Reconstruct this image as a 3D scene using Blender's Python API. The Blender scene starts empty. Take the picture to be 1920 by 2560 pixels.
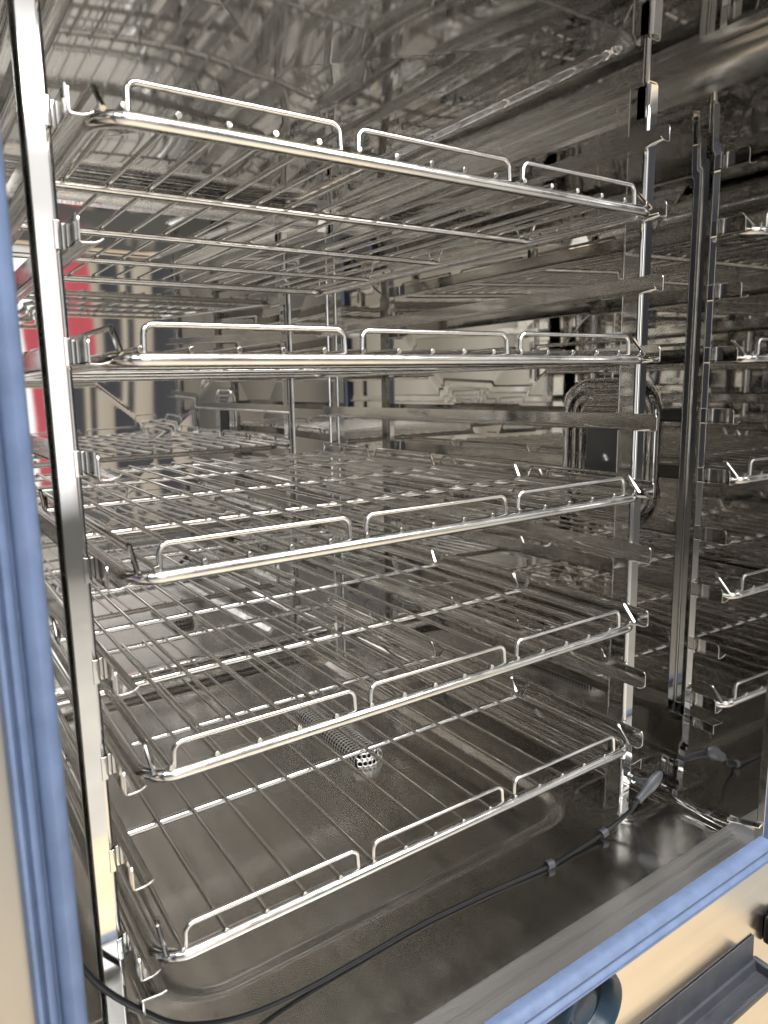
import bpy, bmesh, math, random
import numpy as np
from mathutils import Vector, Matrix, noise

random.seed(7)
R = math.radians
scene = bpy.context.scene
COL = scene.collection

# ---------------------------------------------------------------- camera
cam = bpy.data.cameras.new('camera')
cam_ob = bpy.data.objects.new('camera', cam)
COL.objects.link(cam_ob)
CR = Matrix(((0.8369514, 0.5364140, 0.1085003),
             (-0.5467698, 0.8281129, 0.1235793),
             (-0.0235608, -0.1627545, 0.9863852)))      # columns: right, forward, up
m = Matrix.Identity(4)
for i in range(3):
    m[i][0] = CR[i][0]; m[i][1] = CR[i][2]; m[i][2] = -CR[i][1]
m.translation = Vector((-0.46219, -0.54626, -0.19941))
cam_ob.matrix_world = m
cam.sensor_fit = 'VERTICAL'
cam.sensor_height = 36.0
cam.lens = 1776.4 / 2560 * 36.0
cam.shift_x = 66.56 / 2560
cam.shift_y = -25.03 / 2560
cam.clip_start = 0.02
cam.clip_end = 100
cam.dof.use_dof = True
cam.dof.focus_distance = 0.88
cam.dof.aperture_fstop = 7.5
scene.camera = cam_ob

# ---------------------------------------------------------------- world: kitchen tones, with bright and dark patches added for contrast in the steel
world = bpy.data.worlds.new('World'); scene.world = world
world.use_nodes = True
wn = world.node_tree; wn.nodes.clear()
def N(t, **kw):
    n = wn.nodes.new(t)
    for k, v in kw.items(): setattr(n, k, v)
    return n
tc = N('ShaderNodeTexCoord'); sep = N('ShaderNodeSeparateXYZ')
wn.links.new(tc.outputs['Generated'], sep.inputs[0])
neg = N('ShaderNodeMath', operation='MULTIPLY'); neg.inputs[1].default_value = -1
wn.links.new(sep.outputs['Y'], neg.inputs[0])
az = N('ShaderNodeMath', operation='ARCTAN2')
wn.links.new(sep.outputs['X'], az.inputs[0]); wn.links.new(neg.outputs[0], az.inputs[1])
azf = N('ShaderNodeMapRange'); azf.inputs[1].default_value = -math.pi; azf.inputs[2].default_value = math.pi
wn.links.new(az.outputs[0], azf.inputs[0])
nz = N('ShaderNodeTexNoise'); nz.inputs['Scale'].default_value = 5.0; nz.inputs['Detail'].default_value = 3
wn.links.new(tc.outputs['Generated'], nz.inputs['Vector'])
zz = N('ShaderNodeMath', operation='MULTIPLY_ADD')
wn.links.new(nz.outputs['Fac'], zz.inputs[0]); zz.inputs[1].default_value = 0.05
wn.links.new(sep.outputs['Z'], zz.inputs[2])
def ramp(stops, src, mode='LINEAR'):
    r = N('ShaderNodeValToRGB'); cr = r.color_ramp; cr.interpolation = mode
    while len(cr.elements) > 1: cr.elements.remove(cr.elements[-1])
    cr.elements[0].position = stops[0][0]; cr.elements[0].color = (*stops[0][1], 1)
    for p_, c_ in stops[1:]:
        e = cr.elements.new(p_); e.color = (*c_, 1)
    wn.links.new(src, r.inputs[0]); return r
A = lambda d: (d + 180) / 360
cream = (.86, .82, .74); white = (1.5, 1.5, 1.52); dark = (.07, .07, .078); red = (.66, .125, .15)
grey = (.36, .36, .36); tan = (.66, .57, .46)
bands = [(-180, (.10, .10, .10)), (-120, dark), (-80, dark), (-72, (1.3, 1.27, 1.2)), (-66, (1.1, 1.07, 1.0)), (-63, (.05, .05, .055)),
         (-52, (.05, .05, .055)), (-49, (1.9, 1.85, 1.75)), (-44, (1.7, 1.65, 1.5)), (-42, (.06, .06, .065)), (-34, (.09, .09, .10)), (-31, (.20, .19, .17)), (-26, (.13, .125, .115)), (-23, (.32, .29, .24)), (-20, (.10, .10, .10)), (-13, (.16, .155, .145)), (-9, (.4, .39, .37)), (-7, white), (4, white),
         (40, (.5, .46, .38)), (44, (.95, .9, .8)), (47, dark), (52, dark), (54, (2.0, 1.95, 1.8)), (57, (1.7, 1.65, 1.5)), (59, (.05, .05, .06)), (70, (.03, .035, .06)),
         (76, (.16, .22, .42)), (82, dark), (110, (.15, .15, .15)), (180, (.10, .10, .10))]  # bright patches and dark gaps at the sides are added, for livelier reflections
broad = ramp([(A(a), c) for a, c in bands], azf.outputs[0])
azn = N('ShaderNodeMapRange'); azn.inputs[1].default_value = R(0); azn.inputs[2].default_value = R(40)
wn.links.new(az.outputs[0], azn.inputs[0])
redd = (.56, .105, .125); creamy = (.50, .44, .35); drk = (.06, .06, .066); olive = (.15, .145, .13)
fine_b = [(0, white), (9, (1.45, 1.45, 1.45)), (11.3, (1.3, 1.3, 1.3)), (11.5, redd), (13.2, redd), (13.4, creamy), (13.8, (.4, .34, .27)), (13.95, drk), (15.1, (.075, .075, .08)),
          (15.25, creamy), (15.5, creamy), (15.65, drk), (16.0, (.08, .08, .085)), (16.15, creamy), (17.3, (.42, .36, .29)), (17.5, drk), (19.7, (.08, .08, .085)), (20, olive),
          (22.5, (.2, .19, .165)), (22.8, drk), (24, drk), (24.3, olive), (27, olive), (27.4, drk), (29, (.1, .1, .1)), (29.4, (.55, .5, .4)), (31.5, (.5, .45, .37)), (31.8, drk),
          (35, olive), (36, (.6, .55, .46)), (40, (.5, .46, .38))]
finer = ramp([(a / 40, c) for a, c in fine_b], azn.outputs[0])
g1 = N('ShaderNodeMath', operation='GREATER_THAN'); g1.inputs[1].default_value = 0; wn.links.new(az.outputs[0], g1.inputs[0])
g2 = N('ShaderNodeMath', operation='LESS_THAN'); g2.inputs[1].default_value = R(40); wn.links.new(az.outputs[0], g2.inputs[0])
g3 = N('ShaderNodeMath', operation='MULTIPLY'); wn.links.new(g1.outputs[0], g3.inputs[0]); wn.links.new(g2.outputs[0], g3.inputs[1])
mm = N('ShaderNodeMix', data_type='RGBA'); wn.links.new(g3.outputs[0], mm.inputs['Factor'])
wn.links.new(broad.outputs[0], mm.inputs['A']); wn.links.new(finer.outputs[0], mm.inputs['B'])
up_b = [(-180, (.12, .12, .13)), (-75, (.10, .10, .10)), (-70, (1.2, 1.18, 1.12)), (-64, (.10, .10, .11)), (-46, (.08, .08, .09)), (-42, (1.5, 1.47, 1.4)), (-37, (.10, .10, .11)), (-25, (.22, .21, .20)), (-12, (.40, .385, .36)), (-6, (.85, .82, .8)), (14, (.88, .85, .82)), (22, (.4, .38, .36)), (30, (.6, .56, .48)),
        (36, dark), (45, (.08, .08, .08)), (48, (1.5, 1.45, 1.35)), (53, (.06, .06, .07)), (60, (.045, .045, .06)), (100, dark), (180, (.12, .12, .13))]  # upper bright patches added for the reflections too
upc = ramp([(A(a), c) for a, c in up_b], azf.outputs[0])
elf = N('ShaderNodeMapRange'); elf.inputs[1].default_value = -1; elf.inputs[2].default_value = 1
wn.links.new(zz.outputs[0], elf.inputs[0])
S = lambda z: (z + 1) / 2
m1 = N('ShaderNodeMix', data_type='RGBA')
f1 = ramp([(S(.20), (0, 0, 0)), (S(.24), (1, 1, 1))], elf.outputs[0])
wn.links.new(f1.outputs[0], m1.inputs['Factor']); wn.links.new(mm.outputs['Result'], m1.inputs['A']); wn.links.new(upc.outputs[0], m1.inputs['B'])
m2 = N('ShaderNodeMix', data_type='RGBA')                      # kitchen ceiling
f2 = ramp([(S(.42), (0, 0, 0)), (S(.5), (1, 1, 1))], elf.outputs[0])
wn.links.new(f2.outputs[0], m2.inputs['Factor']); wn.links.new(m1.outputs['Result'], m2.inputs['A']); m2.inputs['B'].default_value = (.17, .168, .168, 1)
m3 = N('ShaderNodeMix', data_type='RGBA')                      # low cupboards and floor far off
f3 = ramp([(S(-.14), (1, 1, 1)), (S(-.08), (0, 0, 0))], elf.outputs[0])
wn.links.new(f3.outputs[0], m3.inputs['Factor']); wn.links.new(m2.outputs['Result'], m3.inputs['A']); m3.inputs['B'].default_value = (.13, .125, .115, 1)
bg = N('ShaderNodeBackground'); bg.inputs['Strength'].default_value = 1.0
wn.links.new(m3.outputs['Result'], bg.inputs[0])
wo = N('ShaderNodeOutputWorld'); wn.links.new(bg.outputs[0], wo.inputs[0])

# ---------------------------------------------------------------- lamps: the kitchen's ceiling panels
def area(name, loc, sx, sy, watt, col=(1, .99, .975), aim=None):
    l = bpy.data.lights.new(name, 'AREA'); l.shape = 'RECTANGLE'; l.size = sx; l.size_y = sy
    l.energy = watt; l.color = col
    o = bpy.data.objects.new(name, l); COL.objects.link(o); o.location = loc
    if aim is not None:
        o.rotation_euler = (Vector(aim) - Vector(loc)).to_track_quat('-Z', 'Y').to_euler()
    return o
area('ceiling_lamp', (0.25, -1.15, 1.15), 1.4, .7, 62)
area('ceiling_lamp.001', (-1.3, -1.5, 1.15), .7, 1.3, 38)
area('ceiling_lamp.002', (1.6, -2.6, 1.15), .7, 1.3, 38)
area('ceiling_lamp.003', (-.2, -3.0, 1.15), 1.3, .7, 38)

vs = scene.view_settings
vs.view_transform = 'Standard'; vs.look = 'None'; vs.exposure = 0.42; vs.gamma = 1.0; vs.use_curve_mapping = False
cy = scene.cycles
cy.max_bounces = 11; cy.glossy_bounces = 11; cy.diffuse_bounces = 3; cy.transmission_bounces = 6
cy.sample_clamp_indirect = 1.6
cy.caustics_reflective = True
cy.blur_glossy = 0.0
cy.use_adaptive_sampling = False
try:
    cy.use_denoising = True; cy.denoiser = 'OPENIMAGEDENOISE'
except Exception: pass

# ---------------------------------------------------------------- materials
def mat(name, base, rough=.4, metal=0., spec=.5, bump=None, rough_var=None, col_var=None, aniso=None, coords='Object'):
    m_ = bpy.data.materials.new(name); m_.use_nodes = True
    nt = m_.node_tree; b = nt.nodes['Principled BSDF']
    b.inputs['Base Color'].default_value = (*base, 1)
    b.inputs['Roughness'].default_value = rough
    b.inputs['Metallic'].default_value = metal
    b.inputs['Specular IOR Level'].default_value = spec
    tcn = nt.nodes.new('ShaderNodeTexCoord')
    def mapped(scale):
        mp = nt.nodes.new('ShaderNodeMapping'); mp.inputs['Scale'].default_value = scale
        nt.links.new(tcn.outputs[coords], mp.inputs[0]); return mp
    def noi(scale, detail, vec=(1, 1, 1), rough_=.5):
        n = nt.nodes.new('ShaderNodeTexNoise'); n.inputs['Scale'].default_value = scale
        n.inputs['Detail'].default_value = detail; n.inputs['Roughness'].default_value = rough_
        nt.links.new(mapped(vec).outputs[0], n.inputs['Vector']); return n
    if rough_var:
        sc, vec, lo, hi = rough_var
        n = noi(sc, 4, vec, .6); mr = nt.nodes.new('ShaderNodeMapRange')
        mr.inputs[1].default_value = .35; mr.inputs[2].default_value = .7
        mr.inputs[3].default_value = lo; mr.inputs[4].default_value = hi
        nt.links.new(n.outputs['Fac'], mr.inputs[0]); nt.links.new(mr.outputs[0], b.inputs['Roughness'])
    if col_var:
        sc, vec, c2 = col_var
        n = noi(sc, 5, vec, .6); mx = nt.nodes.new('ShaderNodeMix'); mx.data_type = 'RGBA'
        mr = nt.nodes.new('ShaderNodeMapRange'); mr.inputs[1].default_value = .35; mr.inputs[2].default_value = .65
        nt.links.new(n.outputs['Fac'], mr.inputs[0]); nt.links.new(mr.outputs[0], mx.inputs['Factor'])
        mx.inputs['A'].default_value = (*base, 1); mx.inputs['B'].default_value = (*c2, 1)
        nt.links.new(mx.outputs['Result'], b.inputs['Base Color'])
    last = None
    for (sc, det, vec, st, dist) in (bump or []):
        n = noi(sc, det, vec); bp = nt.nodes.new('ShaderNodeBump')
        bp.inputs['Strength'].default_value = st; bp.inputs['Distance'].default_value = dist
        nt.links.new(n.outputs['Fac'], bp.inputs['Height'])
        if last: nt.links.new(last.outputs[0], bp.inputs['Normal'])
        last = bp
    if last: nt.links.new(last.outputs[0], b.inputs['Normal'])
    if aniso: b.inputs['Anisotropic'].default_value = aniso
    return m_
M = {}
M['wall'] = mat('polished_steel', (.69, .68, .662), .05, 1, rough_var=(9, (1, 1, 1), .012, .035),
                bump=[(3.2, 0, (1, 1, 1), 1, .0011)])
M['ceil'] = mat('polished_ceiling_steel', (.69, .69, .69), .045, 1, bump=[(2.2, 0, (1.5, 1, 1), 1, .0075)])
M['rod'] = mat('chromed_rod', (.88, .878, .868), .15, 1, rough_var=(60, (1, 1, 1), .10, .24), bump=[(300, 2, (1, 1, 1), 1, .00006)],
               col_var=(35, (1, 1, 1), (.77, .762, .74)))
M['wire'] = mat('steel_wire', (.78, .77, .75), .1, 1, rough_var=(9, (1, 1, 1), .07, .15), col_var=(7, (1, 1, 1), (.68, .665, .635)))
M['sheet'] = mat('bright_sheet', (.78, .778, .77), .05, 1, rough_var=(25, (1, 1, 1), .03, .09))
M['floor'] = mat('pan_steel', (.56, .548, .525), .2, 1, rough_var=(40, (1, .05, 1), .15, .22), bump=[(4, 0, (1, 1, 1), 1, .0010)])
M['brush'] = mat('brushed_steel', (.80, .795, .79), .3, 1, rough_var=(300, (.005, 1, 1), .30, .42), bump=[(900, 2, (.012, 1, 1), 1, .00008)],
                 col_var=(600, (.004, 1, 1), (.70, .695, .69)))
M['cove'] = mat('cove_steel', (.86, .855, .84), .2, 1, rough_var=(30, (1, .06, 1), .14, .30), bump=[(160, 2, (1, .02, 1), 1, .0002)])
M['front'] = mat('front_panel_steel', (.76, .735, .69), .16, 1, rough_var=(40, (.05, 1, 1), .14, .28), bump=[(5, 1, (1, 1, 1), 1, .003)])
M['sieve'] = mat('sieve_steel', (.92, .91, .89), .32, 1)
M['rail'] = mat('scuffed_rail_steel', (.84, .837, .825), .12, 1, rough_var=(60, (1, .15, 1), .06, .12), col_var=(30, (1, .3, 1), (.72, .71, .69)))
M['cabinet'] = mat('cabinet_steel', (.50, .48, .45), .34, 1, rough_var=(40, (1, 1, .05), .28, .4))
M['gasket'] = mat('blue_silicone', (.125, .172, .285), .45, 0, .35, col_var=(45, (1, 1, 1), (.10, .138, .23)), bump=[(150, 3, (1, 1, 1), 1, .00015)])
M['black'] = mat('black_rubber', (.007, .0072, .008), .45, 0, .2, bump=[(220, 3, (1, 1, 1), 1, .0001)])
M['grip'] = mat('grey_plastic', (.045, .048, .055), .45, 0, .35, col_var=(40, (1, 1, 1), (.032, .034, .04)), bump=[(400, 2, (1, 1, 1), 1, .00008)])
M['navy'] = mat('navy_plastic', (.010, .026, .044), .34, 0, .5, bump=[(60, 2, (1, 1, 1), 1, .0002)])
M['tray'] = mat('tray_plastic', (.028, .031, .040), .5, 0, .4, col_var=(14, (1, 4, 1), (.05, .053, .062)), bump=[(120, 4, (1, 1, 1), 1, .0004)])
M['glass'] = mat('lamp_glass', (.05, .05, .05), .08, 0, .8)
M['ground'] = mat('beige_floor', (.48, .455, .41), .55, 0, .4, col_var=(6, (1, 1, 1), (.40, .375, .33)), bump=[(30, 4, (1, 1, 1), 1, .002)])

# ---------------------------------------------------------------- helpers
def link(name, me, mt, parent=None):
    o = bpy.data.objects.new(name, me); COL.objects.link(o)
    if mt is not None and len(me.materials) == 0: me.materials.append(mt)
    if parent is not None: o.parent = parent
    if me.get('weighted'):
        md = o.modifiers.new('normals', 'WEIGHTED_NORMAL'); md.keep_sharp = True; md.weight = 100
    return o
def mesh_np(name, v, f, smooth=True):
    me = bpy.data.meshes.new(name); me.from_pydata([tuple(map(float, p)) for p in v], [], [tuple(map(int, q)) for q in f]); me.update()
    if smooth: me.polygons.foreach_set('use_smooth', [True] * len(me.polygons))
    return me
def empty(name, loc, label, cat, group=None):
    o = bpy.data.objects.new(name, None); COL.objects.link(o); o.location = loc; o.empty_display_size = .05
    o['label'] = label; o['category'] = cat
    if group: o['group'] = group
    return o
def fillet(pts, r, n=6, closed=False):
    pts = [Vector(p) for p in pts]; out = []
    k = len(pts)
    for i, p in enumerate(pts):
        if not closed and i in (0, k - 1): out.append(p); continue
        a = pts[i - 1]; b = pts[(i + 1) % k]
        d1 = (a - p); d2 = (b - p); l1, l2 = d1.length, d2.length
        d1.normalize(); d2.normalize(); ang = d1.angle(d2)
        t = min(r / math.tan(ang / 2), l1 * .48, l2 * .48)
        rr = t * math.tan(ang / 2)
        c = p + (d1 + d2).normalized() * (rr / math.sin(ang / 2))
        s = p + d1 * t - c; e = p + d2 * t - c
        for q in range(n + 1):
            v = s.slerp(e, q / n) if s.length > 1e-9 else s
            out.append(c + v.normalized() * rr)
    return out
def tube_data(path, r, seg=10, closed=False, caps=True, radii=None):
    path = [Vector(p) for p in path]; k = len(path)
    V = []; F = []
    def tang(i):
        if closed: return (path[(i + 1) % k] - path[i - 1]).normalized()
        return (path[min(i + 1, k - 1)] - path[max(i - 1, 0)]).normalized()
    t0 = tang(0); up = Vector((0, 0, 1)) if abs(t0.z) < .9 else Vector((0, 1, 0))
    nrm = (up - t0 * up.dot(t0)).normalized(); pt = t0
    for i in range(k):
        t = tang(i); q = pt.rotation_difference(t); nrm = q @ nrm; nrm = (nrm - t * nrm.dot(t)).normalized(); pt = t
        b = t.cross(nrm); rr = radii[i] if radii else r
        for s in range(seg):
            a = 2 * math.pi * s / seg
            V.append(path[i] + (nrm * math.cos(a) + b * math.sin(a)) * rr)
    n = k if closed else k - 1
    for i in range(n):
        j = (i + 1) % k
        for s in range(seg):
            s2 = (s + 1) % seg
            F.append((i * seg + s, i * seg + s2, j * seg + s2, j * seg + s))
    if caps and not closed:
        F.append(tuple(reversed(range(seg)))); F.append(tuple(range((k - 1) * seg, k * seg)))
    return V, F
def join(*datas):
    V = []; F = []
    for v, f in datas:
        o = len(V); V += list(v); F += [tuple(i + o for i in q) for q in f]
    return V, F
def finish(name, data, auto=40):
    me = mesh_np(name, *data)
    bm = bmesh.new(); bm.from_mesh(me); bmesh.ops.recalc_face_normals(bm, faces=bm.faces)
    for e in bm.edges:
        if len(e.link_faces) == 2 and e.calc_face_angle(0) > R(auto): e.smooth = False
    bm.to_mesh(me); bm.free(); return me
def tube(name, path, r, mt, parent, seg=10, closed=False, fil=0, fn=6, radii=None):
    if fil: path = fillet(path, fil, fn, closed)
    return link(name, finish(name, tube_data(path, r, seg, closed, True, radii)), mt, parent)
def prism_data(poly, axis, a, b):
    """poly: 2-D outline in the two other axes (cyclic order x,y,z without axis), extruded a..b along axis"""
    n = len(poly); V = []
    for t in (a, b):
        for (p, q) in poly:
            V.append({0: (t, p, q), 1: (p, t, q), 2: (p, q, t)}[axis])
    F = [tuple(range(n)), tuple(range(2 * n - 1, n - 1, -1))]
    for i in range(n):
        j = (i + 1) % n; F.append((i, i + n, j + n, j))
    return V, F
def bevelled(name, data, w=.0005, seg=2, ang=30):
    me = mesh_np(name, *data, smooth=False)
    bm = bmesh.new(); bm.from_mesh(me); bmesh.ops.recalc_face_normals(bm, faces=bm.faces)
    es = [e for e in bm.edges if len(e.link_faces) == 2 and e.calc_face_angle(0) > R(ang)]
    if w > 0: bmesh.ops.bevel(bm, geom=es, offset=w, segments=seg, profile=.5, affect='EDGES', clamp_overlap=True)
    for f in bm.faces: f.smooth = True
    for e in bm.edges:
        if len(e.link_faces) == 2 and e.calc_face_angle(0) > R(50): e.smooth = False
    bm.to_mesh(me); bm.free(); me['weighted'] = 1; return me
def box(x0, x1, y0, y1, z0, z1):
    return prism_data([(x0, y0), (x1, y0), (x1, y1), (x0, y1)], 2, z0, z1)
def rrect(x0, x1, y0, y1, r, n=6):
    out = []
    for cx, cy_, a0 in ((x1 - r, y0 + r, -90), (x1 - r, y1 - r, 0), (x0 + r, y1 - r, 90), (x0 + r, y0 + r, 180)):
        for i in range(n + 1):
            a = R(a0 + 90 * i / n); out.append((cx + r * math.cos(a), cy_ + r * math.sin(a)))
    return out
def sstep(x, a, b):
    t = np.clip((x - a) / (b - a), 0, 1); return t * t * (3 - 2 * t)
def sd_rrect(p, q, cx, cy_, hx, hy, r):
    a = np.abs(p - cx) - hx + r; b = np.abs(q - cy_) - hy + r
    return np.minimum(np.maximum(a, b), 0) + np.hypot(np.maximum(a, 0), np.maximum(b, 0)) - r
def grid(name, p0, p1, q0, q1, step, fn, place, mt, parent):
    P = np.linspace(p0, p1, max(2, int((p1 - p0) / step) + 1)); Q = np.linspace(q0, q1, max(2, int((q1 - q0) / step) + 1))
    PP, QQ = np.meshgrid(P, Q, indexing='ij'); H = fn(PP, QQ)
    X = place(PP, QQ, H); co = np.stack([c * np.ones_like(PP) for c in X], -1).reshape(-1, 3)
    a, b = PP.shape; idx = np.arange(a * b).reshape(a, b)
    f = np.stack([idx[:-1, :-1], idx[1:, :-1], idx[1:, 1:], idx[:-1, 1:]], -1).reshape(-1, 4)
    me = bpy.data.meshes.new(name)
    me.vertices.add(len(co)); me.vertices.foreach_set('co', co.astype(np.float32).ravel())
    me.loops.add(len(f) * 4); me.loops.foreach_set('vertex_index', f.astype(np.int32).ravel())
    me.polygons.add(len(f)); me.polygons.foreach_set('loop_start', np.arange(0, len(f) * 4, 4, dtype=np.int32))
    me.polygons.foreach_set('loop_total', np.full(len(f), 4, np.int32))
    me.update(calc_edges=True); me.validate()
    me.polygons.foreach_set('use_smooth', np.ones(len(f), bool))
    return link(name, me, mt, parent)

# ================================================================= the setting
GZ = -1.62
g = link('floor', mesh_np('floor', [(-4, -5, GZ), (4, -5, GZ), (4, 2, GZ), (-4, 2, GZ)], [(0, 1, 2, 3)], False), M['ground'])
g['kind'] = 'structure'

def cardboard():
    M['card'] = mat('cardboard', (.74, .60, .42), .6, 0, .3, col_var=(5, (1, 1, 1), (.62, .48, .32)), bump=[(20, 4, (1, 1, 1), 1, .002)])
    datas = []
    for x0, x1 in ((-.45, .36), (.366, 1.30)):
        datas.append(prism_data([(x0, -1.6), (x1, -1.6), (x1, -.2), (x0, -.2)], 2, GZ + .001, GZ + .005))
    o = link('cardboard_sheet', bevelled('cardboard_sheet', join(*datas), .0008), M['card'])
    o['label'] = 'tan cardboard sheet lying on the ground in front of the drip tray'; o['category'] = 'cardboard'
cardboard()
# ================================================================= the oven
XW, YB, ZC, ZF, YF = .42, .90, .177, -.80, -.122
RC = .035            # coves along the ceiling
RF = .022            # coves along the floor
RV = .020            # upright corners
oven = empty('combi_oven', (0, .4, GZ), 'polished stainless steel oven cabinet seen open, with blue door seal', 'oven')
oven.location = (0, 0, 0)

def pyramid(p, q, p0, p1, q0, q1, d):
    a = 1 - np.abs((p - (p0 + p1) / 2) / ((p1 - p0) / 2)); b = 1 - np.abs((q - (q0 + q1) / 2) / ((q1 - q0) / 2))
    h = np.minimum(a, b)
    return d * np.minimum(h, .94)
zb0, zb1 = ZF + RF, ZC - RC
# back wall: cross-broken sheet, pushed away from the racks
grid('back_wall', -XW + RV, XW - RV, zb0, zb1, .006, lambda p, q: pyramid(p, q, -XW + RV, XW - RV, zb0, zb1, .010),
     lambda p, q, h: (p, YB + h, q), M['wall'], oven)
# right wall: cross-broken, with the stepped beads of the lamp window
def rw(p, q):
    h = pyramid(p, q, -.08, YB - RV, zb0, zb1, .009)
    d = sd_rrect(p, q, .133, -.306, .074, .092, .036)
    bead = np.exp(-((d) / .0055) ** 2) * -.004 + np.exp(-((d + .016) / .0045) ** 2) * -.0033 + np.exp(-((d + .029) / .004) ** 2) * -.0025
    h = np.where(d < .012, h * sstep(d, -.04, .02), h)
    return h + bead
rwall = grid('side_wall', YF + .004, YB - RV, zb0, zb1, .0025, rw, lambda p, q, h: (XW + h, p, q), M['wall'], oven)
lp = bevelled('lamp_window', prism_data(rrect(.098, .168, -.362, -.250, .018), 0, XW - .003, XW + .006), .001)
link('lamp_window', lp, M['glass'], rwall)
grid('side_wall', YF + .004, YB - RV, zb0, zb1, .006, lambda p, q: pyramid(p, q, -.08, YB - RV, zb0, zb1, .009),
     lambda p, q, h: (-XW - h, p, q), M['wall'], oven)
# air baffle standing off the left wall
bf = bevelled('air_baffle', prism_data(rrect(.13, .80, -.70, .10, .03), 0, -.400, -.398), .0008)
link('air_baffle', bf, M['wall'], oven)
for yy in (.16, .77):
    for zz_ in (-.66, -.30, .06):
        tube('standoff', [(-.43, yy, zz_), (-.398, yy, zz_), (-.394, yy, zz_)], .006, M['sheet'], oven, 10)
# ceiling with its pressed panel
def cl(p, q):
    d = sd_rrect(p, q, -.01, .43, .318, .425, .045)
    return sstep(-d, 0, .016) * .010 + sstep(-d, .012, .3) * .008
grid('ceiling_panel', -XW + RC, XW - RC, YF + .004, YB - RC, .003, cl, lambda p, q, h: (p, q, ZC + h), M['ceil'], oven)
# coves
def cove(name, a, b, u, v, r, mt, n=10, cr=None):
    """quarter round from a to b (centre line of the arc); u, v unit vectors to the two walls"""
    a, b, u, v = map(Vector, (a, b, u, v)); V = []; F = []
    for p in (a, b):
        for i in range(n + 1):
            t = math.pi / 2 * i / n; V.append(p + (u * math.cos(t) + v * math.sin(t)) * r)
    for i in range(n): F.append((i, i + 1, n + 2 + i, n + 1 + i))
    return link(name, mesh_np(name, V, F), mt, oven)
y0 = YF + .004
for s in (1, -1):
    cove('cove', (s * (XW - RC), y0, ZC - RC), (s * (XW - RC), YB - RC, ZC - RC), (s, 0, 0), (0, 0, 1), RC, M['cove'])
    cove('cove', (s * (XW - RF), -.0838, ZF + RF), (s * (XW - RF), YB - RF, ZF + RF), (s, 0, 0), (0, 0, -1), RF, M['wall'])
    cove('cove', (s * (XW - RV), YB - RV, ZF + RF), (s * (XW - RV), YB - RV, ZC - RC), (s, 0, 0), (0, 1, 0), RV, M['wall'])
cove('cove', (-XW + RC, YB - RC, ZC - RC), (XW - RC, YB - RC, ZC - RC), (0, 1, 0), (0, 0, 1), RC, M['cove'])
cove('cove', (-XW + RF, YB - RF, ZF + RF), (XW - RF, YB - RF, ZF + RF), (0, 1, 0), (0, 0, -1), RF, M['wall'])
# floor pan with its pressed recess and the small pads under the posts
def fl(p, q):
    d = sd_rrect(p, q, 0, .44, .305, .385, .075)
    h = -sstep(-d, 0, .03) * .012
    d2 = sd_rrect(p, q, .368, .048, .044, .045, .012)
    h = h + np.exp(-(d2 / .0035) ** 2) * .0022
    d3 = sd_rrect(p, q, -.368, .048, .044, .045, .012)
    return h + np.exp(-(d3 / .0035) ** 2) * .0022 + .0009 * np.sin(p * 9 + 1) * np.sin(q * 7)
grid('floor_pan', -XW + RF, XW - RF, -.0838, YB - RF, .004, fl, lambda p, q, h: (p, q, ZF + h), M['floor'], oven)
# front sill, rising to the seal
sill = [(-.0840, ZF - .006), (-.0840, -.7915), (-.0855, -.7902), (-.1200, -.7908), (-.1235, -.7925), (-.1235, -.81)]
link('front_sill', bevelled('front_sill', prism_data(sill, 0, -XW - .01, XW + .01), .0004), M['brush'], oven)
# weld bead where the sill meets the side wall
for s in (1, -1):
    V = []; F = []
    datas = []
    for i in range(26):
        y = -.083 - i * .0016
        datas.append(tube_data([(s * (XW - .001), y - .001, -.781 + (-.083 - y) * .28), (s * (XW - .004), y + .001, -.786 + (-.083 - y) * .28)], .0016, 6))
    link('weld_bead', finish('weld_bead', join(*datas)), M['sheet'], oven)
# cabinet front around the opening
YP = -.127
def panel(name, x0, x1, z0, z1, mt, y=YP):
    return link(name, bevelled(name, box(x0, x1, y, y + .012, z0, z1), .0008), mt, oven)
panel('front_panel', -.427, .60, -.976, -.8105, M['front'], -.117)
panel('front_panel', -.62, -.4285, -1.0, .30, M['cabinet'])
panel('front_panel', .4205, .62, -.8095, .30, M['front'])
panel('front_panel', -.427, .4195, .181, .30, M['front'])
panel('front_panel', -.60, .62, GZ + .1, -1.0, M['front'], YP + .03)
# outer skin so the inside is closed from behind
panel('outer_wall', -.62, .62, -.95, .30, M['front'], .93)
# the blue seal: ribbed profile, (outward distance from the opening edge, depth y)
prof = [(0, -.1225), (-.001, -.130), (.002, -.1365), (.007, -.139), (.0115, -.137), (.013, -.1325), (.0135, -.1295), (.0150, -.1295), (.0158, -.133), (.0185, -.1385), (.0205, -.1395), (.0215, -.1375), (.0220, -.1350), (.0230, -.1350), (.0240, -.1385), (.0262, -.1385), (.0275, -.135), (.0278, -.1235)]
def seal(name, ax, pos, a, b, sg):
    V = []; k = len(prof)
    for t in (a, b):
        for (o, y) in prof:
            V.append((pos + sg * o, y, t) if ax == 'z' else (t, y, pos + sg * o))
    F = [(i, (i + 1) % k, (i + 1) % k + k, i + k) for i in range(k)] + [tuple(range(k)), tuple(range(2 * k - 1, k - 1, -1))]
    ob = link(name, finish(name, (V, F), 50), M['gasket'], oven); return ob
seal('door_seal', 'z', -.4015, -.81, .205, -1)
seal('door_seal', 'z', .4225, -.81, .205, 1)
seal('door_seal', 'x', -.7885, -.4015, .4225, -1)
seal('door_seal', 'x', .178, -.4015, .4225, 1)
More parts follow.
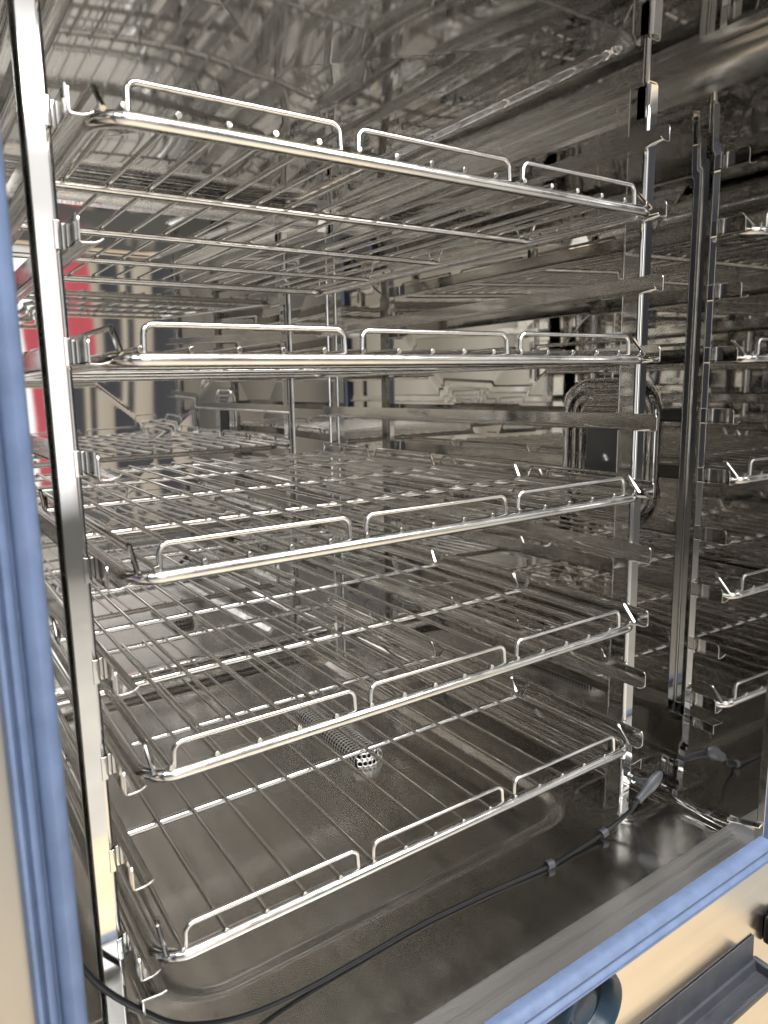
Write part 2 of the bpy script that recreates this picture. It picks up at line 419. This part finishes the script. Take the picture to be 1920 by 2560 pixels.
# hinge block at the right
link('door_hinge', bevelled('door_hinge', join(box(.458, .49, -.128, -.1175, -.966, -.925), box(.462, .49, -.138, -.128, -.960, -.931)), .004, 3), M['black'], oven)

# ================================================================= side ladders
PITCH = .0847
ZR = [.0727 - i * PITCH for i in range(10)]
def ladder(s, label):
    t = empty('rack_ladder', (s * .345, .4, -.804), label, 'rack support', 'rack supports hanging at both sides')
    t.location = (0, 0, 0)
    def X(a, b): return (a, b) if s > 0 else (-b, -a)
    for py, fl_ in ((.030, 1), (.768, -1)):
        # channel post: inner web along y, rounded corner, front lip
        outer = fillet([(.3605, py, 0), (.3425, py, 0), (.3425, py + .030, 0), (.3605, py + .030, 0)], .005, 6)
        inner = fillet([(.3605, py + .0018, 0), (.3443, py + .0018, 0), (.3443, py + .0282, 0), (.3605, py + .0282, 0)], .0034, 6)
        poly = [(s * v.x, v.y) for v in outer] + [(s * v.x, v.y) for v in reversed(inner)]
        po = link('post', bevelled('post', prism_data(poly, 2, -.806, .150), .0003, 1, 60), M['sheet'], t)
        # hook at the top
        hk = fillet([(.3425, 0, .112), (.3425, 0, .1545), (.3645, 0, .1545), (.3645, 0, .118), (.360, 0, .112)], .006, 5)
        off = [(v.x, v.z) for v in hk]
        inn = [(v.x + (.0015 if v.x < .352 else -.0015), v.z - .0015) for v in hk]
        poly = [(s * a, b) for a, b in off] + [(s * a, b) for a, b in reversed(inn)]
        link('hook', bevelled('hook', prism_data(poly, 1, py + .003, py + .016), .0003, 1), M['sheet'], po)
        # foot with its upturned lip
        fp = fillet([(.343, 0, -.8075), (.3655, 0, -.8075), (.3685, 0, -.799)], .003, 4)
        poly = [(s * v.x, v.z + .002) for v in fp] + [(s * v.x, v.z + .0035) for v in reversed(fp)]
        link('foot', bevelled('foot', prism_data(poly, 1, py - .008, py + .03), .0003, 1), M['sheet'], po)
        tube('hanger_rod', [(s * .3475, py + .008, .148), (s * .3475, py + .008, ZC)], .0042, M['rod'], t, 12)
    # rails: upright flange with rounded tip + shelf with rolled lip
    r = .006
    flange = [(-.004, 0)] + [(-.004 + r - r * math.cos(a), .0205 - r + r * math.sin(a)) for a in [math.pi / 2 * i / 5 for i in range(6)]] + [(.815, .0205), (.815, 0)]
    shelf = [X(.3225, .3370)]
    lip = [(.3370, -.004), (.3250, -.004), (.3225, -.001), (.3225, .815), (.3370, .815)]
    # cross section sweep for shelf: dips then lip turns up
    def rail_mesh():
        th = .0014
        sec = [(.3384, .0022), (.3368, .0005), (.3345, 0), (.3290, .0002), (.3245, .0014), (.3212, .0034)]
        sec2 = [(x, z + th) for x, z in reversed(sec)]
        poly = [(s * x, z) for x, z in sec + sec2]
        a = prism_data([(p, q) for p, q in poly], 1, -.004, .815)
        b = prism_data([(y, z + .0012) for y, z in flange], 0, *sorted((s * .3384, s * .3369)))
        # tab wrapping the post corner
        c = box(*sorted((s * .3386, s * .3414)), .034, .055, .002, .0205)
        o_ = fillet([(.3478, .0291, 0), (.3416, .0291, 0), (.3416, .058, 0)], .0055, 8)
        i_ = fillet([(.3478, .0298, 0), (.3423, .0298, 0), (.3423, .058, 0)], .0050, 8)
        d = prism_data([(s * v.x, v.y) for v in o_] + [(s * v.x, v.y) for v in reversed(i_)], 2, .001, .0215)
        e = box(*sorted((s * .3386, s * .3424)), .775, .800, .002, .0205)
        return join(a, b, c, d, e)
    me = bevelled('rail', rail_mesh(), .0004, 2, 50)
    for z in ZR:
        o = link('rail', me, M['rail'], t); o.location.z = z
    # low bracket under the last rail, its lip turned up
    br = [(.3395, -.001), (.3395, -.0165), (.338, -.0165), (.338, -.0025), (.3225, -.0025), (.3225, -.001)]
    br = [(.3385, .0), (.3385, -.014), (.337, -.0155), (.3362, -.0145), (.3368, -.0015), (.322, -.0032), (.317, -.0025), (.317, -.001), (.322, -.0016)]
    link('bracket', bevelled('bracket', prism_data([(s * x, z - .7075) for x, z in br], 1, -.003, .815), .0003, 1, 50), M['sheet'], t)
    return t
lad_r = ladder(1, 'shiny steel rack ladder on the wall with the rounded lamp window')
lad_l = ladder(-1, 'shiny steel rack ladder beside the upright blue seal')
# probe holder: two open tubes on the right ladder
def pipe(path, ro, ri, seg=16):
    a = tube_data(path, ro, seg, caps=False); b = tube_data(path, ri, seg, caps=False)
    V, F = join(a, b); n = len(a[0]); k = len(path)
    for base, rev in ((0, 0), ((k - 1) * seg, 1)):
        for i in range(seg):
            j = (i + 1) % seg
            F.append((base + i, base + j, n + base + j, n + base + i))
    return V, F
link('probe_holder', finish('probe_holder', pipe([(.3665, .026, -.7605), (.3665, .16, -.7605)], .0068, .0052)), M['sheet'], lad_r)
link('gusset', bevelled('gusset', prism_data([(.03, -.70), (.085, -.70), (.085, -.745), (.06, -.77), (.03, -.77)], 0, .3615, .3630), .0003, 1), M['sheet'], lad_r)

# ================================================================= racks
rack_labels = ['wire rack on the topmost occupied rails, its underside in view',
               'wire rack lying almost edge-on, second below the ceiling',
               'middle wire rack, just below the empty rail crossing the lamp window',
               'wire rack directly above the lowest one',
               'lowest wire rack, right above the oven floor']
ZB = -.0076          # frame rod centre below the wires
HX = .3185
def make_rack():
    t = empty('wire_rack', (0, 0, 0), rack_labels[0], 'oven rack', 'five wire racks in the oven')
    tube('frame', [(-HX, 0, ZB), (HX, 0, ZB), (HX, .783, ZB), (-HX, .783, ZB)],   .0061, M['rod'], t, 16, True, .026, 10)
    # small butt-weld ring on the front rod
    for y in (.199, .398, .597):
        d = [tube_data([(-HX, y, ZB + .0015), (HX, y, ZB + .0015)], .0042, 10)]
        for i in range(16):
            x = (i - 7.5) * .04
            for k in (-1, 1):
                d.append(tube_data([(x + k * .0022, y - .001, -.0022), (x + k * .0055, y, -.0042)], .0016, 5))
        link('crossbar', finish('crossbar', join(*d)), M['rod'], t)
    w = finish('wire', tube_data([(0, -.0045, 0), (0, .05, 0), (0, .4, -.0003), (0, .7855, 0)], .0025, 10), 60)
    wb = bevelled('wire', (tube_data([(0, -.0045, 0), (0, .7855, 0)], .0025, 12)), .0004, 2, 60)
    for i in range(16):
        o = link('wire', wb, M['wire'], t); o.location.x = (i - 7.5) * .04
        o.rotation_euler = (random.uniform(-1, 1) * .0006, random.uniform(0, 3), random.uniform(-1, 1) * .0012)
    for a, b in ((-.2965, -.1165), (-.0985, .0830), (.1015, .2830)):
        h = .0185 + random.uniform(-.0006, .0006)
        tube('guard_rail', [(a, .001, -.0025), (a + .001, .0012, h), (b - .001, .0012, h), (b, .001, -.0025)], .0025, M['rod'], t, 10, False, .008, 7)
    ys = [(.0005, .193, .018, .012), (.205, .392, .012, .012), (.404, .591, .012, .012), (.603, .781, .012, .004)]
    for s in (1, -1):
        for y0_, y1_, i0, i1 in ys:
            x = s * .3135
            tube('guard_rail', [(x, y0_, -.003), (x + s * .001, y0_ + i0, .0175), (x + s * .001, y1_ - i1, .0175), (x, y1_, -.003)], .0024, M['wire'], t, 8, False, .006, 5)
    return t
def copy_tree(o, parent=None):
    c = o.copy(); COL.objects.link(c); c.parent = parent
    for ch in list(o.children): copy_tree(ch, c)
    return c
rack = make_rack()
kids = list(rack.children)
for k in range(1, 5):
    r_ = rack.copy(); COL.objects.link(r_); r_.location.z = -2 * PITCH * k; r_['label'] = rack_labels[k]
    r_.location.x = random.uniform(-.0008, .0008)
    for ch in kids:
        c = ch.copy(); COL.objects.link(c); c.parent = r_

# ================================================================= drain sieve on the pan
def sieve():
    t = empty('drain_sieve', (.132, .46, ZF - .012), 'perforated steel drain cover standing on the oven floor', 'drain cover')
    L_, Wd, Ht, rc = .206, .056, .023, .015
    # perimeter curve across the width: side up, round, top, round, side down
    def wrap(u):
        s1 = Ht - rc; q = rc * math.pi / 2; top = Wd - 2 * rc
        if u < s1: return (-Wd / 2, u)
        u -= s1
        if u < q: a = u / rc; return (-Wd / 2 + rc - rc * math.cos(a), s1 + rc * math.sin(a))
        u -= q
        if u < top: return (-Wd / 2 + rc + u, Ht)
        u -= top
        if u < q: a = u / rc; return (Wd / 2 - rc + rc * math.sin(a), s1 + rc * math.cos(a))
        u -= q; return (Wd / 2, s1 - u)
    U = 2 * (Ht - rc) + rc * math.pi + Wd - 2 * rc
    nu = 14; du = U / nu; nv = 27; dv = L_ / nv
    def cell(cu, cv, du_, dv_, rr, place, V, F, n=8):
        o = len(V)
        for i in range(n):
            a = 2 * math.pi * (i + .5) / n; ca, sa = math.cos(a), math.sin(a)
            k = 1 / max(abs(ca), abs(sa))
            V.append(place(cu + ca * k * du_ / 2, cv + sa * k * dv_ / 2)); V.append(place(cu + ca * rr, cv + sa * rr))
        # square corners
        cs = [place(cu + a * du_ / 2, cv + b * dv_ / 2) for a, b in ((1, 1), (-1, 1), (-1, -1), (1, -1))]
        co = len(V); V.extend(cs)
        for i in range(n):
            j = (i + 1) % n; F.append((o + 2 * i, o + 2 * j, o + 2 * j + 1, o + 2 * i + 1))
        for q, (i, j) in enumerate(((0, 1), (2, 3), (4, 5), (6, 7))): F.append((o + 2 * i, co + q, o + 2 * j))
    V = []; F = []
    for i in range(nu):
        for j in range(nv):
            sh = 0
            cell((i + .5) * du, (j + .5) * dv, du, dv, .0031, lambda u, v: (wrap(min(max(u, 0), U))[0], v - L_ / 2, wrap(min(max(u, 0), U))[1]), V, F)
    me = mesh_np('sieve_body', V, F)
    bm = bmesh.new(); bm.from_mesh(me); bmesh.ops.remove_doubles(bm, verts=bm.verts, dist=.0001)
    bmesh.ops.recalc_face_normals(bm, faces=bm.faces); bm.to_mesh(me); bm.free()
    o = link('sieve_body', me, M['sieve'], t); md = o.modifiers.new('thick', 'SOLIDIFY'); md.thickness = .001
    for sg in (-1, 1):
        V = []; F = []
        for i in range(6):
            for j in range(2):
                cell(-Wd / 2 + .004 + (i + .5) * (Wd - .008) / 6, .001 + (j + .5) * .0118, (Wd - .008) / 6, .0118, .0036,
                     lambda u, v: (u, sg * (L_ / 2 + .014 * math.cos(u / (Wd / 2) * 1.4) - v * .25), v * .95), V, F, 8)
        me = mesh_np('end_cap', V, F); e = link('end_cap', me, M['sieve'], t); e.modifiers.new('thick', 'SOLIDIFY').thickness = .001
    link('shade_block', bevelled('shade_block', box(-.024, .024, -.1, .1, .0004, .0120), .002), M['black'], t)  # black block added for the shade inside the sieve, above the drain
    return t
sieve()

# ================================================================= core probe on its cable
def probe():
    t = empty('core_probe', (0, 0, 0), 'black core temperature probe with long cable across the oven floor', 'food probe')
    tip = Vector((.3685, -.014, -.7320)); low = Vector((.3225, -.011, -.7600)); ax = (low - tip).normalized()
    stem0 = Vector((.3665, .05, -.7605))
    L_ = (low - tip).length
    # handle: flattened spindle
    V = []; F = []; seg = 16; st = 15
    side = Vector((0, 1, 0)); side = (side - ax * side.dot(ax)).normalized(); upv = ax.cross(side)
    prof_ = [(0, .0008), (.03, .0038), (.1, .0062), (.22, .0080), (.36, .0090), (.5, .0088), (.62, .0076), (.72, .0066), (.80, .0062), (.88, .0060), (.97, .0060), (1.0, .0057), (1.0, .0038)]
    for f_, r_ in prof_:
        p = tip + ax * (L_ * f_)
        for i in range(seg):
            a = 2 * math.pi * i / seg
            V.append(p + side * (math.cos(a) * r_ * .72) + upv * (math.sin(a) * r_ * 1.12))
    for j in range(len(prof_) - 1):
        for i in range(seg):
            k = (i + 1) % seg; F.append((j * seg + i, j * seg + k, (j + 1) * seg + k, (j + 1) * seg + i))
    F.append(tuple(range(seg))); F.append(tuple(range((len(prof_) - 1) * seg, len(prof_) * seg)))
    link('handle', finish('handle', (V, F)), M['grip'], t)
    mid_ = tip + ax * (L_ * .42)
    tube('stem', [mid_, mid_ + Vector((.006, .014, -.006)), (.3665, .018, -.7600), (.3665, .030, -.7605)], .003, M['grip'], t, 10, radii=[.0062, .0052, .0040, .0036])
    tube('needle', [(.3665, .029, -.7605), (.3665, .12, -.7605)], .0018, M['sheet'], t, 8)
    # cable
    pts = [low - ax * .004, low + ax * .012, (.3100, -.008, -.7720), (.2930, -.002, -.7850), (.268, .001, -.7925), (.238, .001, -.7955), (.20, .001, -.7970), (.165, .001, -.7972), (.10, .008, -.7978), (.035, .013, -.7978),
           (-.03, .016, -.7978), (-.107, .014, -.7975), (-.18, .012, -.7965), (-.235, .011, -.790), (-.275, .009, -.776), (-.310, .004, -.752), (-.339, .001, -.7195), (-.366, .0, -.684), (-.384, .002, -.650), (-.398, .02, -.61), (-.404, .06, -.57), (-.408, .12, -.55)]
    pts = [Vector(p) for p in pts]; fine = []
    for i in range(len(pts) - 1):
        p0 = pts[max(i - 1, 0)]; p1 = pts[i]; p2 = pts[i + 1]; p3 = pts[min(i + 2, len(pts) - 1)]
        for q in range(6):
            u = q / 6
            fine.append(.5 * ((2 * p1) + (-p0 + p2) * u + (2 * p0 - 5 * p1 + 4 * p2 - p3) * u * u + (-p0 + 3 * p1 - 3 * p2 + p3) * u ** 3))
    fine.append(pts[-1])
    cab = tube('cable', fine, .0026, M['black'], t, 10)
    def ring(p, d):
        d = Vector(d).normalized()
        link('clip', finish('clip', pipe([Vector(p) - d * .005, Vector(p) + d * .005], .0056, .0030)), M['grip'], cab)
    ring((.268, .001, -.7925), (.055, -.003, .0105)); ring((.165, .001, -.7952), (.065, -.007, .0006))
    return t
probe()

# ================================================================= hand shower in the front panel, drip tray
def lathe(prof_, seg=40):
    V = []; F = []; k = len(prof_)
    for i in range(seg):
        a = 2 * math.pi * i / seg
        for (y, r_) in prof_: V.append((r_ * math.cos(a), y, r_ * math.sin(a)))
    for i in range(seg):
        j = (i + 1) % seg
        for q in range(k - 1): F.append((i * k + q, j * k + q, j * k + q + 1, i * k + q + 1))
    return V, F
sh = empty('hand_shower', (.083, -.117, -.853), 'round dark blue hand shower nozzle set in the panel under the seal', 'hand shower')
link('collar', finish('collar', lathe([(0.0005, .0468), (-.010, .0468), (-.0155, .0462), (-.0185, .0445), (-.0192, .0425), (-.0180, .0400), (-.012, .0365), (-.004, .0340), (-.0005, .0325)])), M['navy'], sh)
link('socket', finish('socket', lathe([(-.0006, .0335), (-.0022, .025), (-.0026, .0)])), M['black'], sh)
sp = finish('spray_head', lathe([(-.002, .022), (-.005, .021), (-.006, .018), (-.004, .014), (-.003, .0)], 28))
so = link('spray_head', sp, M['navy'], sh); so.location = (0, 0, -.002)
tr = empty('drip_tray', (0, -.13, -.99), 'dark grey plastic drip tray fixed under the steel front panel', 'drip tray')
tr.location = (0, 0, 0)
tp = fillet([(0, -.1175, -.940), (0, -.1195, -.940), (0, -.1205, -.9765), (0, -.1235, -.9775), (0, -.126, -.990), (0, -.146, -.990), (0, -.1485, -.979), (0, -.1525, -.979), (0, -.1535, -.983), (0, -.149, -.997), (0, -.1175, -.998)], .0015, 3, True)  # raised dark back edge added in place of the band reflected in the panel
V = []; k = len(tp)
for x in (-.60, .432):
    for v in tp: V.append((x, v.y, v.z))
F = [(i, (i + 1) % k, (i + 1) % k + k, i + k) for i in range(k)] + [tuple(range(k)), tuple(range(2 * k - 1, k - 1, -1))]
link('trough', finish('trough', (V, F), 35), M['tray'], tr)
link('end_cap', bevelled('end_cap', prism_data([(-.1172, -.999), (-.1495, -.998), (-.1545, -.983), (-.1530, -.9770), (-.1172, -.9755)], 0, .432, .442), .003, 3), M['tray'], tr)
